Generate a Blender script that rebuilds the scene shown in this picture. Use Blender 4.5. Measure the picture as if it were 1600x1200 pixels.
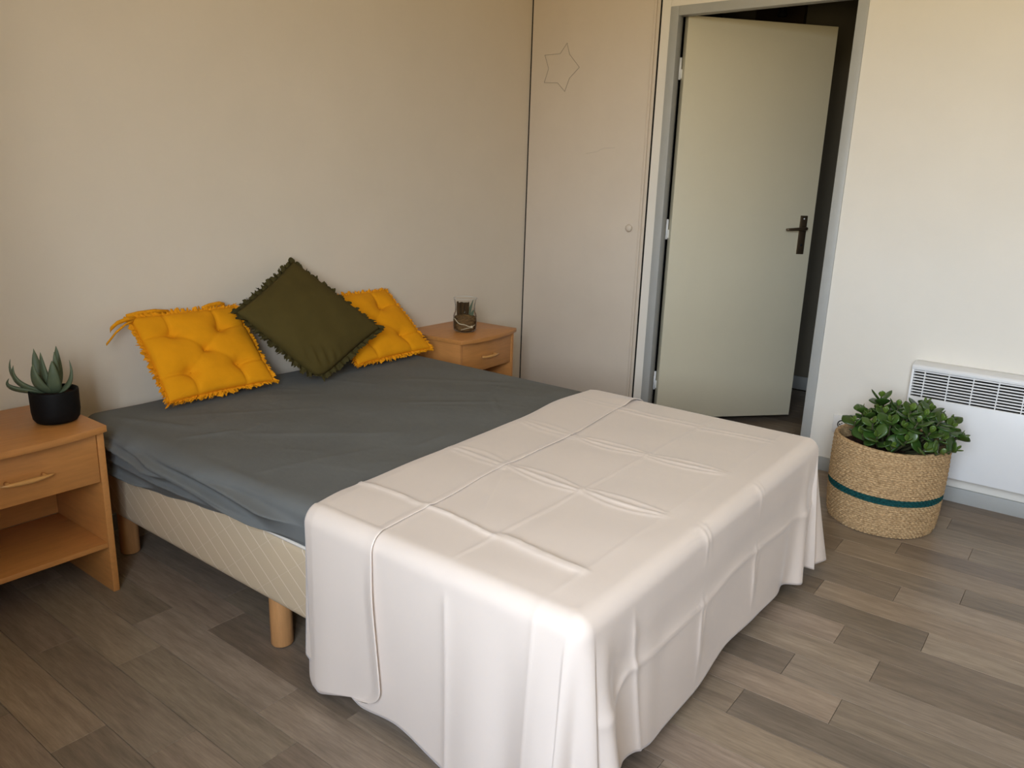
import bpy, bmesh, math, random
from mathutils import Vector, Matrix
R = math.radians
PI = math.pi
for o in list(bpy.data.objects):
    bpy.data.objects.remove(o, do_unlink=True)
scene = bpy.context.scene
COL = scene.collection
rnd = random.Random(7)

# ------------------------------------------------------------------ camera
YAW, PITCH, ROLL = R(-53.0389), R(-14.8831), R(1.91807)
fw = Vector((-math.sin(YAW)*math.cos(PITCH), math.cos(YAW)*math.cos(PITCH), math.sin(PITCH)))
r0 = Vector((math.cos(YAW), math.sin(YAW), 0)); u0 = r0.cross(fw)
rr = math.cos(ROLL)*r0 + math.sin(ROLL)*u0
uu = -math.sin(ROLL)*r0 + math.cos(ROLL)*u0
cd = bpy.data.cameras.new('camera'); cam = bpy.data.objects.new('camera', cd); COL.objects.link(cam)
cd.sensor_width = 36; cd.lens = 27.3832; cd.clip_start = .02
cam.matrix_world = Matrix(((rr.x, uu.x, -fw.x, -3.64395), (rr.y, uu.y, -fw.y, -2.69136), (rr.z, uu.z, -fw.z, 1.284), (0, 0, 0, 1)))
scene.camera = cam

# ------------------------------------------------------------------ daylight
SKY = 20.0
world = bpy.data.worlds.new('daylight'); scene.world = world; world.use_nodes = True
nt = world.node_tree; nt.nodes.clear()
tc = nt.nodes.new('ShaderNodeTexCoord'); sx = nt.nodes.new('ShaderNodeSeparateXYZ')
rp = nt.nodes.new('ShaderNodeValToRGB'); mp = nt.nodes.new('ShaderNodeMapRange')
bg = nt.nodes.new('ShaderNodeBackground'); wo = nt.nodes.new('ShaderNodeOutputWorld')
nt.links.new(tc.outputs['Generated'], sx.inputs[0]); nt.links.new(sx.outputs['Z'], mp.inputs['Value'])
mp.inputs['From Min'].default_value = -1; mp.inputs['From Max'].default_value = 1
nt.links.new(mp.outputs[0], rp.inputs[0]); nt.links.new(rp.outputs[0], bg.inputs[0]); nt.links.new(bg.outputs[0], wo.inputs[0])
el = rp.color_ramp.elements
el[0].position = 0.0; el[0].color = (.62, .50, .31, 1)           # sunlit ground and greenery outside
el[1].position = 1.0; el[1].color = (.50, .66, 1.00, 1)
e = el.new(.65); e.color = (1.26, 1.42, 1.70, 1)
e = el.new(.82); e.color = (.74, .90, 1.22, 1)          # sky overhead
e = el.new(.49); e.color = (.96, .76, .45, 1)
e = el.new(.53); e.color = (1.32, 1.46, 1.68, 1)
bg.inputs[1].default_value = SKY
WX, WY0, WY1, WZ0, WZ1 = -4.25, -3.50, -2.15, .92, 2.4           # the window behind the camera
pd = bpy.data.lights.new('window_portal', 'AREA'); pd.shape = 'RECTANGLE'; pd.size = WY1-WY0; pd.size_y = WZ1-WZ0
pd.cycles.is_portal = True
po = bpy.data.objects.new('window_portal', pd); COL.objects.link(po)
po.location = (WX-.17, (WY0+WY1)/2, (WZ0+WZ1)/2); po.rotation_euler = (R(90), 0, R(-90))

vs = scene.view_settings
vs.view_transform = 'Standard'; vs.look = 'None'; vs.gamma = 1; vs.use_curve_mapping = False
vs.exposure = 0.0

# ------------------------------------------------------------------ helpers
def new_mesh(name, verts, faces, smooth=False):
    me = bpy.data.meshes.new(name); me.from_pydata([tuple(v) for v in verts], [], faces); me.update()
    if smooth:
        me.polygons.foreach_set('use_smooth', [True]*len(me.polygons))
    return me
def link(name, me, m=None, parent=None, loc=None, rot=None):
    o = bpy.data.objects.new(name, me); COL.objects.link(o)
    if m is not None and me is not None and len(me.materials) == 0: me.materials.append(m)
    if parent is not None: o.parent = parent
    if loc is not None: o.location = loc
    if rot is not None: o.rotation_euler = rot
    return o
def tag(o, label=None, cat=None, group=None, kind=None):
    if label: o['label'] = label
    if cat: o['category'] = cat
    if group: o['group'] = group
    if kind: o['kind'] = kind
    return o
def empty(name, loc=(0, 0, 0), rz=0):
    o = bpy.data.objects.new(name, None); COL.objects.link(o); o.location = loc; o.rotation_euler = (0, 0, rz)
    o.empty_display_size = .05
    return o
class MB:
    def __init__(s): s.v = []; s.f = []
    def add(s, v, f):
        n = len(s.v); s.v += [tuple(p) for p in v]; s.f += [tuple(i+n for i in q) for q in f]; return s
    def box(s, a, b):
        x0, y0, z0 = a; x1, y1, z1 = b
        return s.add([(x0,y0,z0),(x1,y0,z0),(x1,y1,z0),(x0,y1,z0),(x0,y0,z1),(x1,y0,z1),(x1,y1,z1),(x0,y1,z1)],
              [(0,3,2,1),(4,5,6,7),(0,1,5,4),(1,2,6,5),(2,3,7,6),(3,0,4,7)])
    def lathe(s, prof, n=32, c=(0, 0)):
        v = []; f = []
        for (r, z) in prof:
            for k in range(n):
                a = 2*PI*k/n; v.append((c[0]+r*math.cos(a), c[1]+r*math.sin(a), z))
        for i in range(len(prof)-1):
            for k in range(n):
                k2 = (k+1) % n; f.append((i*n+k, i*n+k2, (i+1)*n+k2, (i+1)*n+k))
        if prof[0][0] > 1e-4: f.append(tuple(range(n-1, -1, -1)))
        if prof[-1][0] > 1e-4: f.append(tuple((len(prof)-1)*n+k for k in range(n)))
        return s.add(v, f)
    def tube(s, pts, rad, n=8):
        pts = [Vector(p) for p in pts]
        rad = rad if isinstance(rad, (list, tuple)) else [rad]*len(pts)
        v = []; f = []
        up = Vector((0, 0, 1))
        d0 = (pts[1]-pts[0]).normalized()
        if abs(d0.dot(up)) > .9: up = Vector((1, 0, 0))
        for i, p in enumerate(pts):
            d = (pts[min(i+1, len(pts)-1)]-pts[max(i-1, 0)]).normalized()
            a = d.cross(up).normalized(); b = a.cross(d).normalized(); up = b
            for k in range(n):
                t = 2*PI*k/n; v.append(p+rad[i]*(math.cos(t)*a+math.sin(t)*b))
        for i in range(len(pts)-1):
            for k in range(n):
                k2 = (k+1) % n; f.append((i*n+k, i*n+k2, (i+1)*n+k2, (i+1)*n+k))
        f.append(tuple(range(n-1, -1, -1))); f.append(tuple((len(pts)-1)*n+k for k in range(n)))
        return s.add(v, f)
    def prism(s, poly, z0, z1):
        n = len(poly); v = [(x, y, z0) for x, y in poly]+[(x, y, z1) for x, y in poly]
        f = [tuple(range(n-1, -1, -1)), tuple(range(n, 2*n))]+[(k, (k+1) % n, n+(k+1) % n, n+k) for k in range(n)]
        return s.add(v, f)
    def build(s, name, m, parent=None, smooth=False, bevel=0, seg=2, loc=None, rot=None):
        me = new_mesh(name, s.v, s.f, smooth and not bevel)
        if bevel: bevel_mesh(me, bevel, seg, smooth)
        return link(name, me, m, parent, loc, rot)
def bevel_mesh(me, w, seg=2, smooth=True):
    bm = bmesh.new(); bm.from_mesh(me); bmesh.ops.recalc_face_normals(bm, faces=bm.faces)
    es = [e for e in bm.edges if len(e.link_faces) == 2 and e.calc_face_angle(0) > R(35)]
    bmesh.ops.bevel(bm, geom=es, offset=w, segments=seg, profile=.5, affect='EDGES', clamp_overlap=True)
    for f in bm.faces: f.smooth = smooth
    bm.to_mesh(me); bm.free()
    if smooth:
        try: me.set_sharp_from_angle(angle=R(40))
        except Exception: pass
def box(name, a, b, m, parent=None, bevel=0, seg=2):
    return MB().box(a, b).build(name, m, parent, True if bevel else False, bevel, seg)
def grid_faces(nu, nv, off=0, flip=False, wrap=False):
    f = []
    for i in range(nu-1):
        for j in range(nv if wrap else nv-1):
            j2 = (j+1) % nv
            q = (off+i*nv+j, off+(i+1)*nv+j, off+(i+1)*nv+j2, off+i*nv+j2)
            f.append(q[::-1] if flip else q)
    return f
def lerp(a, b, t): return a+(b-a)*t
def interp(x, tab):
    if x <= tab[0][0]: return tab[0][1]
    for (x0, y0), (x1, y1) in zip(tab, tab[1:]):
        if x <= x1:
            t = (x-x0)/(x1-x0); t = t*t*(3-2*t); return y0+(y1-y0)*t
    return tab[-1][1]
def sm(a, b, x):
    t = max(0, min(1, (x-a)/(b-a))); return t*t*(3-2*t)
def gauss(x, w): return math.exp(-(x/w)**2)
def ridge(x, w): return math.exp(-abs(x)/w)

# ------------------------------------------------------------------ materials
def mat(name, col, rough=.6, spec=.5, var=0, vscale=20, bump=0, bscale=60, bdist=.01, metal=0, stretch=(1, 1, 1), col2=None,
        objcol=False, sheen=0, coat=0, trans=0, sss=0):
    m = bpy.data.materials.new(name); m.use_nodes = True
    nt = m.node_tree; b = nt.nodes['Principled BSDF']
    b.inputs['Base Color'].default_value = (*col, 1); b.inputs['Roughness'].default_value = rough
    b.inputs['Specular IOR Level'].default_value = spec; b.inputs['Metallic'].default_value = metal
    if sheen: b.inputs['Sheen Weight'].default_value = sheen; b.inputs['Sheen Roughness'].default_value = .4
    if coat: b.inputs['Coat Weight'].default_value = coat; b.inputs['Coat Roughness'].default_value = .25
    if trans: b.inputs['Transmission Weight'].default_value = trans
    tc = nt.nodes.new('ShaderNodeTexCoord'); mp = nt.nodes.new('ShaderNodeMapping'); mp.inputs['Scale'].default_value = stretch
    nt.links.new(tc.outputs['Object'], mp.inputs[0])
    colsock = None
    if var or col2:
        n = nt.nodes.new('ShaderNodeTexNoise'); n.inputs['Scale'].default_value = vscale; n.inputs['Detail'].default_value = 5
        n.inputs['Roughness'].default_value = .6
        nt.links.new(mp.outputs[0], n.inputs['Vector'])
        r = nt.nodes.new('ShaderNodeValToRGB'); nt.links.new(n.outputs['Fac'], r.inputs[0])
        c2 = col2 if col2 else tuple(c*(1+var) for c in col)
        c1 = col if col2 else tuple(c*(1-var) for c in col)
        r.color_ramp.elements[0].position = .3; r.color_ramp.elements[1].position = .7
        r.color_ramp.elements[0].color = (*c1, 1); r.color_ramp.elements[1].color = (*c2, 1)
        colsock = r.outputs[0]
    if objcol:
        oi = nt.nodes.new('ShaderNodeObjectInfo')
        if colsock:
            mx = nt.nodes.new('ShaderNodeMix'); mx.data_type = 'RGBA'; mx.blend_type = 'MULTIPLY'; mx.inputs[0].default_value = 1
            nt.links.new(colsock, mx.inputs[6]); nt.links.new(oi.outputs['Color'], mx.inputs[7]); colsock = mx.outputs[2]
        else: colsock = oi.outputs['Color']
    if colsock: nt.links.new(colsock, b.inputs['Base Color'])
    if bump:
        n2 = nt.nodes.new('ShaderNodeTexNoise'); n2.inputs['Scale'].default_value = bscale; n2.inputs['Detail'].default_value = 4
        nt.links.new(mp.outputs[0], n2.inputs['Vector'])
        bp = nt.nodes.new('ShaderNodeBump'); bp.inputs['Strength'].default_value = bump; bp.inputs['Distance'].default_value = bdist
        nt.links.new(n2.outputs['Fac'], bp.inputs['Height']); nt.links.new(bp.outputs[0], b.inputs['Normal'])
    return m
M = {}
M['wall_beige'] = mat('beige_wall_paint', (.69, .595, .468), .75, .3, var=.02, vscale=3, bump=.12, bscale=180, bdist=.002)
M['wall'] = mat('wall_paint', (.80, .75, .66), .75, .3, var=.02, vscale=3, bump=.12, bscale=180, bdist=.002)
M['closet'] = mat('closet_paint', (.66, .565, .455), .6, .35, var=.025, vscale=4, bump=.15, bscale=40, bdist=.002)
M['front_wall'] = mat('low_bounce_wall_paint', (.27, .21, .155), .75, .3)  # unseen wall, toned dark to cut light bounced onto bed and head wall
M['ceil'] = mat('ceiling_paint', (.88, .85, .79), .8, .3)
M['grey'] = mat('grey_paint', (.40, .40, .375), .45, .5, var=.03, vscale=8, bump=.05, bscale=60, bdist=.002)
M['door'] = mat('door_paint', (.65, .59, .435), .42, .5, var=.02, vscale=3, bump=.06, bscale=50, bdist=.002)
M['bronze'] = mat('bronze_metal', (.16, .115, .07), .38, .5, metal=.85)
M['white_metal'] = mat('white_enamel', (.80, .80, .79), .4, .5)
M['plastic'] = mat('white_plastic', (.78, .76, .72), .4, .5)
M['dark'] = mat('dark_interior', (.02, .018, .015), .9, .1)
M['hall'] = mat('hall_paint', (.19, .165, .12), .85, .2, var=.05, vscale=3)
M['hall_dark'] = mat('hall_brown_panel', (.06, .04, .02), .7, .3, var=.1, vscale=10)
M['beech'] = mat('beech_laminate', (.52, .222, .060), .38, .5, var=.09, vscale=9, stretch=(1.2, 9, 9), bump=.03, bscale=80, bdist=.001)
M['beech_side'] = mat('beech_laminate_panel', (.52, .222, .060), .42, .5, var=.09, vscale=9, stretch=(9, 1.2, 9), bump=.03, bscale=80, bdist=.001)
M['handle_wood'] = mat('varnished_wood', (.60, .30, .09), .3, .5, var=.1, vscale=20, stretch=(1, 8, 8))
M['leg_wood'] = mat('leg_beech', (.55, .27, .10), .4, .5, var=.1, vscale=10, stretch=(9, 9, 1.2))
M['black'] = mat('black_felt', (.015, .015, .015), .8, .2)
M['sheet'] = mat('slate_cotton', (.148, .150, .140), .85, .2, var=.05, vscale=6, bump=.22, bscale=38, bdist=.004)
M['mattress'] = mat('mattress_ticking', (.07, .08, .09), .9, .2)
M['piping'] = mat('cream_piping', (.72, .66, .57), .7, .3)
M['blanket'] = mat('ivory_satin', (.79, .675, .575), .34, .5, var=.012, vscale=5, bump=.10, bscale=26, bdist=.004, sheen=.25)
M['mustard'] = mat('mustard_cotton', (.74, .295, .005), .9, .15, var=.06, vscale=12, bump=.2, bscale=45, bdist=.004)
M['mustard_fringe'] = mat('mustard_fringe', (.74, .29, .008), .95, .1, var=.15, vscale=90)
M['olive'] = mat('olive_cotton', (.074, .053, .013), .92, .15, var=.06, vscale=12, bump=.2, bscale=40, bdist=.004)
M['olive_fringe'] = mat('olive_fringe', (.058, .045, .014), .95, .1, var=.2, vscale=90)
M['pot'] = mat('black_ceramic', (.004, .004, .004), .6, .18, var=.2, vscale=30, bump=.2, bscale=90, bdist=.002)
M['soil'] = mat('dark_soil', (.022, .014, .010), .95, .1, col2=(.075, .035, .022), vscale=70, bump=1, bscale=110, bdist=.02)
M['aloe'] = mat('succulent_leaf', (.078, .102, .052), .55, .4, col2=(.110, .136, .075), vscale=18)
M['jade'] = mat('jade_leaf', (.85, .95, .8), .32, .5, var=.12, vscale=60, objcol=True)
M['jade_stem'] = mat('jade_stem', (.05, .05, .02), .7, .3, var=.2, vscale=50)
M['teal'] = mat('teal_seagrass', (.006, .060, .058), .8, .2, var=.4, vscale=90, stretch=(1, 1, 1))
M['seagrass'] = mat('seagrass', (.24, .142, .060), .75, .3, col2=(.64, .435, .225), vscale=95, stretch=(1, 1, 2.0))
M['bark'] = mat('bark', (.035, .018, .008), .9, .2, col2=(.10, .055, .02), vscale=40, stretch=(3, 3, .6), bump=.6, bscale=60, bdist=.01)
M['moss'] = mat('brown_roots', (.05, .025, .010), .9, .2, col2=(.21, .12, .045), vscale=38, stretch=(1, 1, 3), bump=.8, bscale=50, bdist=.01)
M['rope'] = mat('cream_rope', (.60, .50, .33), .8, .2)
M['stone'] = mat('cream_stone', (.66, .56, .38), .6, .3, var=.1, vscale=40)
M['wire'] = mat('star_wire', (.36, .31, .25), .4, .5, metal=.3)

def glass_mat(name, tint, amount):
    m = bpy.data.materials.new(name); m.use_nodes = True; nt = m.node_tree; nt.nodes.clear()
    o = nt.nodes.new('ShaderNodeOutputMaterial'); mx = nt.nodes.new('ShaderNodeMixShader'); t = nt.nodes.new('ShaderNodeBsdfTransparent')
    g = nt.nodes.new('ShaderNodeBsdfGlossy'); g.inputs['Roughness'].default_value = .03
    lw = nt.nodes.new('ShaderNodeLayerWeight'); lw.inputs['Blend'].default_value = .12
    ml = nt.nodes.new('ShaderNodeMath'); ml.operation = 'MULTIPLY'; ml.inputs[1].default_value = amount
    t.inputs[0].default_value = (*tint, 1)
    nt.links.new(lw.outputs['Fresnel'], ml.inputs[0]); nt.links.new(ml.outputs[0], mx.inputs[0])
    nt.links.new(t.outputs[0], mx.inputs[1]); nt.links.new(g.outputs[0], mx.inputs[2]); nt.links.new(mx.outputs[0], o.inputs[0])
    return m
M['glass'] = glass_mat('clear_glass', (.97, .975, .965), .8)
M['rim_glass'] = mat('glass_rim', (.62, .60, .54), .15, .6)
M['pane'] = glass_mat('window_glass', (.97, .98, .97), 1.0)

def plank_mat():
    m = bpy.data.materials.new('oak_look_vinyl'); m.use_nodes = True; nt = m.node_tree; b = nt.nodes['Principled BSDF']
    N = nt.nodes.new; L = nt.links.new
    tc = N('ShaderNodeTexCoord'); oi = N('ShaderNodeObjectInfo'); ad = N('ShaderNodeVectorMath'); ad.operation = 'ADD'
    ml = N('ShaderNodeMath'); ml.operation = 'MULTIPLY'; ml.inputs[1].default_value = 37
    L(oi.outputs['Random'], ml.inputs[0]); L(tc.outputs['Object'], ad.inputs[0]); L(ml.outputs[0], ad.inputs[1])
    def noise(sc, st, det=5, rg=.6, dis=0):
        mp = N('ShaderNodeMapping'); mp.inputs['Scale'].default_value = st; L(ad.outputs[0], mp.inputs[0])
        n = N('ShaderNodeTexNoise'); n.inputs['Scale'].default_value = sc; n.inputs['Detail'].default_value = det
        n.inputs['Roughness'].default_value = rg; n.inputs['Distortion'].default_value = dis; L(mp.outputs[0], n.inputs['Vector']); return n
    n1 = noise(14, (5, .55, 1), 5, .62, .3); n2 = noise(60, (5, .35, 1), 3, .6); n3 = noise(7, (3.4, .28, 1), 2, .5)
    def ramp(n, a, c0, c1, p0=.3, p1=.7):
        r = N('ShaderNodeValToRGB'); L(n.outputs['Fac'], r.inputs[0]); r.color_ramp.elements[0].position = p0; r.color_ramp.elements[1].position = p1
        r.color_ramp.elements[0].color = c0; r.color_ramp.elements[1].color = c1; return r
    r1 = ramp(n1, 0, (.74, .72, .69, 1), (1.14, 1.13, 1.11, 1)); r2 = ramp(n2, 0, (.86, .85, .84, 1), (1.08, 1.08, 1.08, 1)); r3 = ramp(n3, 0, (.91, .90, .90, 1), (1.08, 1.08, 1.08, 1), .38, .62)
    def mul(a, c):
        x = N('ShaderNodeMix'); x.data_type = 'RGBA'; x.blend_type = 'MULTIPLY'; x.inputs[0].default_value = 1; L(a, x.inputs[6]); L(c, x.inputs[7]); return x.outputs[2]
    c = mul(mul(mul(r1.outputs[0], r2.outputs[0]), r3.outputs[0]), oi.outputs['Color'])
    L(c, b.inputs['Base Color']); b.inputs['Roughness'].default_value = .36; b.inputs['Specular IOR Level'].default_value = .45
    bp = N('ShaderNodeBump'); bp.inputs['Strength'].default_value = .12; bp.inputs['Distance'].default_value = .002
    L(n2.outputs['Fac'], bp.inputs['Height']); L(bp.outputs[0], b.inputs['Normal'])
    return m
M['plank'] = plank_mat()

def quilt_mat():
    m = bpy.data.materials.new('quilted_ticking'); m.use_nodes = True; nt = m.node_tree; b = nt.nodes['Principled BSDF']
    N = nt.nodes.new; L = nt.links.new
    tc = N('ShaderNodeTexCoord'); sp = N('ShaderNodeSeparateXYZ'); L(tc.outputs['Object'], sp.inputs[0])
    def math_(op, a, c):
        n = N('ShaderNodeMath'); n.operation = op
        for i, q in enumerate((a, c)):
            if q is None: continue
            if isinstance(q, (int, float)): n.inputs[i].default_value = q
            else: L(q, n.inputs[i])
        return n.outputs[0]
    xy = math_('ADD', sp.outputs['Y'], sp.outputs['X'])
    def lines(k, period, w):
        t = math_('ADD', xy, math_('MULTIPLY', sp.outputs['Z'], k))
        t = math_('FRACT', math_('DIVIDE', t, period), None)
        t = math_('ABSOLUTE', math_('SUBTRACT', t, .5), None)
        return math_('LESS_THAN', t, w)
    a = lines(-1.35, .080, .028); c = lines(1.35, .16, .010)
    s = math_('MAXIMUM', a, math_('MULTIPLY', c, .22))
    mx = N('ShaderNodeMix'); mx.data_type = 'RGBA'; L(s, mx.inputs[0]); mx.inputs[6].default_value = (.60, .465, .305, 1); mx.inputs[7].default_value = (.78, .65, .50, 1)
    L(mx.outputs[2], b.inputs['Base Color']); b.inputs['Roughness'].default_value = .75; b.inputs['Specular IOR Level'].default_value = .25
    bp = N('ShaderNodeBump'); bp.inputs['Strength'].default_value = .5; bp.inputs['Distance'].default_value = .003; bp.invert = True
    L(s, bp.inputs['Height']); L(bp.outputs[0], b.inputs['Normal'])
    return m
M['quilt'] = quilt_mat()

# ------------------------------------------------------------------ room shell
CEIL = 2.5; FY = -4.9; HX = 1.45
floor = tag(MB().box((WX, FY, -.05), (HX, 0, -.0045)).build('floor', M['dark']), 'grey brown wood-look floor of staggered planks', 'floor', kind='structure')
# planks: strips run along y, joints read off the photograph
S0, SW, PL, GAP = -3.077, .12446, .5945, .0010
joint = {-1: -.786, 0: -1.003, 1: -.585, 2: -.800, 3: -.643, 4: -.827, 5: -.708, 6: -2.084, 9: -2.130, 10: -2.344, 11: -2.182, 12: -2.380,
         13: -2.252, 14: -2.461, 15: -2.118, 16: -2.332, 17: -2.506, 18: -2.080, 19: -2.260, 20: -2.478, 7: -2.29, 8: -2.43,
         21: -2.19, 22: -2.37, 23: -2.09, 24: -2.30}
tones = [(.262, .203, .152), (.287, .227, .173), (.300, .242, .188), (.225, .174, .132), (.285, .226, .180), (.255, .200, .154), (.325, .262, .203)]
pm = {}
def plank_mesh(w, l):
    key = (round(w, 4), round(l, 4))
    if key not in pm:
        b = .0006; hw, hl = w/2, l/2
        v = [(-hw, -hl, -.004), (hw, -hl, -.004), (hw, hl, -.004), (-hw, hl, -.004), (-hw, -hl, -b), (hw, -hl, -b), (hw, hl, -b), (-hw, hl, -b),
             (-hw+b, -hl+b, 0), (hw-b, -hl+b, 0), (hw-b, hl-b, 0), (-hw+b, hl-b, 0)]
        f = [(0,3,2,1), (0,1,5,4), (1,2,6,5), (2,3,7,6), (3,0,4,7), (4,5,9,8), (5,6,10,9), (6,7,11,10), (7,4,8,11), (8,9,10,11)]
        me = new_mesh('plank', v, f); me.materials.append(M['plank']); pm[key] = me
    return pm[key]
tone = {15: (.80, 1.14), 16: (.90, 1.14), 17: (.98, .88), 13: (1.12, .88), 14: (.82, 1.14), 11: (.84, 1.05), 12: (1.12, .82), 9: (.98, .80),
        10: (1.15, .92), 18: (.86, 1.10), 20: (1.08, .95), 19: (1.0, .86), 8: (1.08, 1.0), 7: (1.12, 1.05), 6: (.9, 1.1), 21: (.9, 1.02), 22: (1.05, .88),
        1: (.92, .90), 2: (1.05, .96), 3: (.88, 1.04), 4: (1.0, .80), 5: (.86, .84), 0: (1.06, .84), -1: (.95, 1.0)}
def lay(k, ya, yb):
    x0 = max(S0+SW*k, WX); x1 = min(S0+SW*(k+1), HX)
    if x1-x0 < .01: return
    j = joint.get(k, -(.37*k % 1)*PL - .1)
    j0 = j + math.ceil((yb-j)/PL)*PL
    y1 = j0
    while y1 > ya:
        y0 = y1-PL; a, c = max(y0, ya), min(y1, yb)
        if c-a > .012:
            o = link('plank', plank_mesh(x1-x0-GAP, c-a-GAP), None, floor, ((x0+x1)/2, (a+c)/2, 0))
            t = rnd.choice(tones)
            f = rnd.uniform(.93, 1.07)
            if k in tone and (abs(y0-j) < .05 or abs(y1-j) < .05):
                t = (.282+rnd.uniform(-.006, .006), .223, .169+rnd.uniform(-.006, .006)); f = 1+1.45*(tone[k][0 if abs(y0-j) < .05 else 1]-1)
            o.color = (t[0]*f, t[1]*f*.98, t[2]*f*.93, 1)
        y1 = y0
PXL, PYF = -4.15, -3.55                        # planks past here are out of the picture
k0 = math.floor((PXL-S0)/SW); k1 = math.ceil((0-S0)/SW)
for k in range(k0, k1): lay(k, PYF, 0)
for k in range(k1, k1+11): lay(k, -2.0, -.55)

rest = MB()
for k in range(math.floor((WX-S0)/SW), k1):
    x0 = max(S0+SW*k, WX); x1 = S0+SW*(k+1)
    ytop = 0 if k < k0 else PYF
    y1 = -(.37*k % 1)*PL+PL
    while y1 > FY:
        a, c = max(y1-PL, FY), min(y1, ytop)
        if c-a > .012: rest.box((x0+GAP/2, a+GAP/2, -.004), (x1-GAP/2, c-GAP/2, 0))
        y1 -= PL
o = rest.build('planks', M['plank'], floor); o.color = (.245, .196, .148, 1); o['kind'] = 'stuff'
tag(box('ceiling', (WX-.18, FY, CEIL), (.1, .1, CEIL+.1), M['ceil']), 'plain white ceiling above the bedroom', 'ceiling', kind='structure')
tag(box('wall_back', (WX-.18, 0, -.05), (.1, .1, CEIL), M['wall_beige']), 'plain beige wall behind the head of the bed', 'wall', kind='structure')
tag(box('wall_front', (WX-.18, FY-.1, -.05), (.1, FY, CEIL), M['front_wall']), 'plain unseen wall facing the foot of the bed, darkened to cut bounced light', 'wall', kind='structure')
w = MB()
w.box((WX-.18, FY, -.05), (WX, WY0, CEIL)); w.box((WX-.18, WY1, -.05), (WX, 0, CEIL))
w.box((WX-.18, WY0, WZ1), (WX, WY1, CEIL)); w.box((WX-.18, WY0, -.05), (WX, WY1, WZ0))
tag(w.build('wall_left', M['wall']), 'cream wall with the wide window', 'wall', kind='structure')
DY0, DY1, DZ = -1.7175, -.8215, 2.088        # outside of the door frame
CY0, CZ1 = -.7735, 2.46                       # closet opening
w = MB()
w.box((0, CY0-.0475+.0005, -.004), (.1, CY0, CEIL))
w.box((0, DY0, DZ), (.1, DY1, CEIL)); w.box((0, FY, -.004), (.1, DY0, CEIL)); w.box((0, CY0, CZ1), (.1, 0, CEIL))
tag(w.build('wall_right', M['wall']), 'white wall around the door, radiator below on its right', 'wall', kind='structure')
# french window
wf = MB(); fx0, fx1 = WX-.14, WX-.08
ym = (WY0+WY1)/2
for a, b in ((WY0, WY0+.06), (WY1-.06, WY1), (ym-.04, ym+.04)): wf.box((fx0, a, WZ0), (fx1, b, WZ1))
wf.box((fx0, WY0, WZ0), (fx1, WY1, WZ0+.06)); wf.box((fx0, WY0, WZ1-.06), (fx1, WY1, WZ1))
win = tag(wf.build('window_1', M['white_metal']), 'white framed window with two panes', 'window', kind='structure')
for a, b in ((WY0+.06, ym-.04), (ym+.04, WY1-.06)):
    box('pane', (WX-.113, a, WZ0+.06), (WX-.107, b, WZ1-.06), M['pane'], win)
# baseboards
tag(box('baseboard_right', (-.013, FY, 0), (0, DY0, .064), M['grey'], bevel=.002), 'grey painted baseboard below the radiator', 'baseboard', kind='structure')
tag(box('baseboard_back', (WX, -.013, 0), (-.02, 0, .064), M['grey'], bevel=.002), 'grey painted baseboard behind the bed', 'baseboard', kind='structure')

# ------------------------------------------------------------------ hall behind the door
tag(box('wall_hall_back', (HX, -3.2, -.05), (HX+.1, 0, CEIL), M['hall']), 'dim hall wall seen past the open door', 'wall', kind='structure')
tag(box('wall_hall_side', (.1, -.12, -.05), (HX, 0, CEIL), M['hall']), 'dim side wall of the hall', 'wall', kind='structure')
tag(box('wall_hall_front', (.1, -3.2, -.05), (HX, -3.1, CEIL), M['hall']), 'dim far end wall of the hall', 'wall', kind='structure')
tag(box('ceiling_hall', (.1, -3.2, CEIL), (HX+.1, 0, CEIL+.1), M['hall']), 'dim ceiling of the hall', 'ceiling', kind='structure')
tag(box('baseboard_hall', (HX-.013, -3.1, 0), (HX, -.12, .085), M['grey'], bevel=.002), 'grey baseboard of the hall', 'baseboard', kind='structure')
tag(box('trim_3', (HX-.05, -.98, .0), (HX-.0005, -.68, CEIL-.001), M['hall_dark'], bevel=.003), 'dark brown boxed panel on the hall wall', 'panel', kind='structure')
pl = empty('pendant_lamp_holder', (.82, -1.06, 2.16)); tag(pl, 'dark bare lamp holder hanging in the hall above the open door', 'lamp')
MB().tube([(0, 0, .075), (0.004, 0, .2), (0, 0, CEIL-2.16)], .004, 6).build('cord', M['black'], pl, True)
MB().lathe([(.0, -.005), (.026, 0), (.028, .012), (.022, .02), (.02, .06), (.010, .075), (0, .078)], 20).build('socket', M['black'], pl, True)

# closet
cl = tag(box('wall_closet', (.62, -.80, -.004), (.64, -.12, CEIL), M['dark']), 'dark inside of the built-in closet', 'wall', kind='structure')  # near-black colour puts in the shade seen through the door gaps
tag(box('closet_shade', (.1, -.80, -.004), (.12, CY0-.001, CEIL), M['dark']), 'dark strip added as shade inside the closet opening', 'trim', kind='structure')  # dark piece added so the closet gap looks shaded
cd_ = empty('door_2', (0, 0, 0)); tag(cd_, 'tall flat off-white closet door in the corner, star outline on it', 'closet door', kind='structure')
box('panel', (.003, CY0+.047, .012), (.024, -.0075, CZ1-.01), M['closet'], cd_, .0015)
box('edge_moulding', (-.001, CY0+.0305, .012), (.024, CY0+.0455, CZ1-.01), M['closet'], cd_, .002)
box('edge_moulding', (.004, CY0+.0125, .012), (.024, CY0+.0295, CZ1-.01), M['closet'], cd_, .002)
box('gap_shade', (.0035, -.0072, .012), (.02, -.0002, CZ1-.01), M['dark'], cd_)  # dark strip added to stand for the shadow in the corner gap
box('gap_shade', (.006, CY0+.0003, .012), (.02, CY0+.0122, CZ1-.01), M['dark'], cd_)  # near-black insert, paints the shade in the gap beside the mouldings
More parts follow.
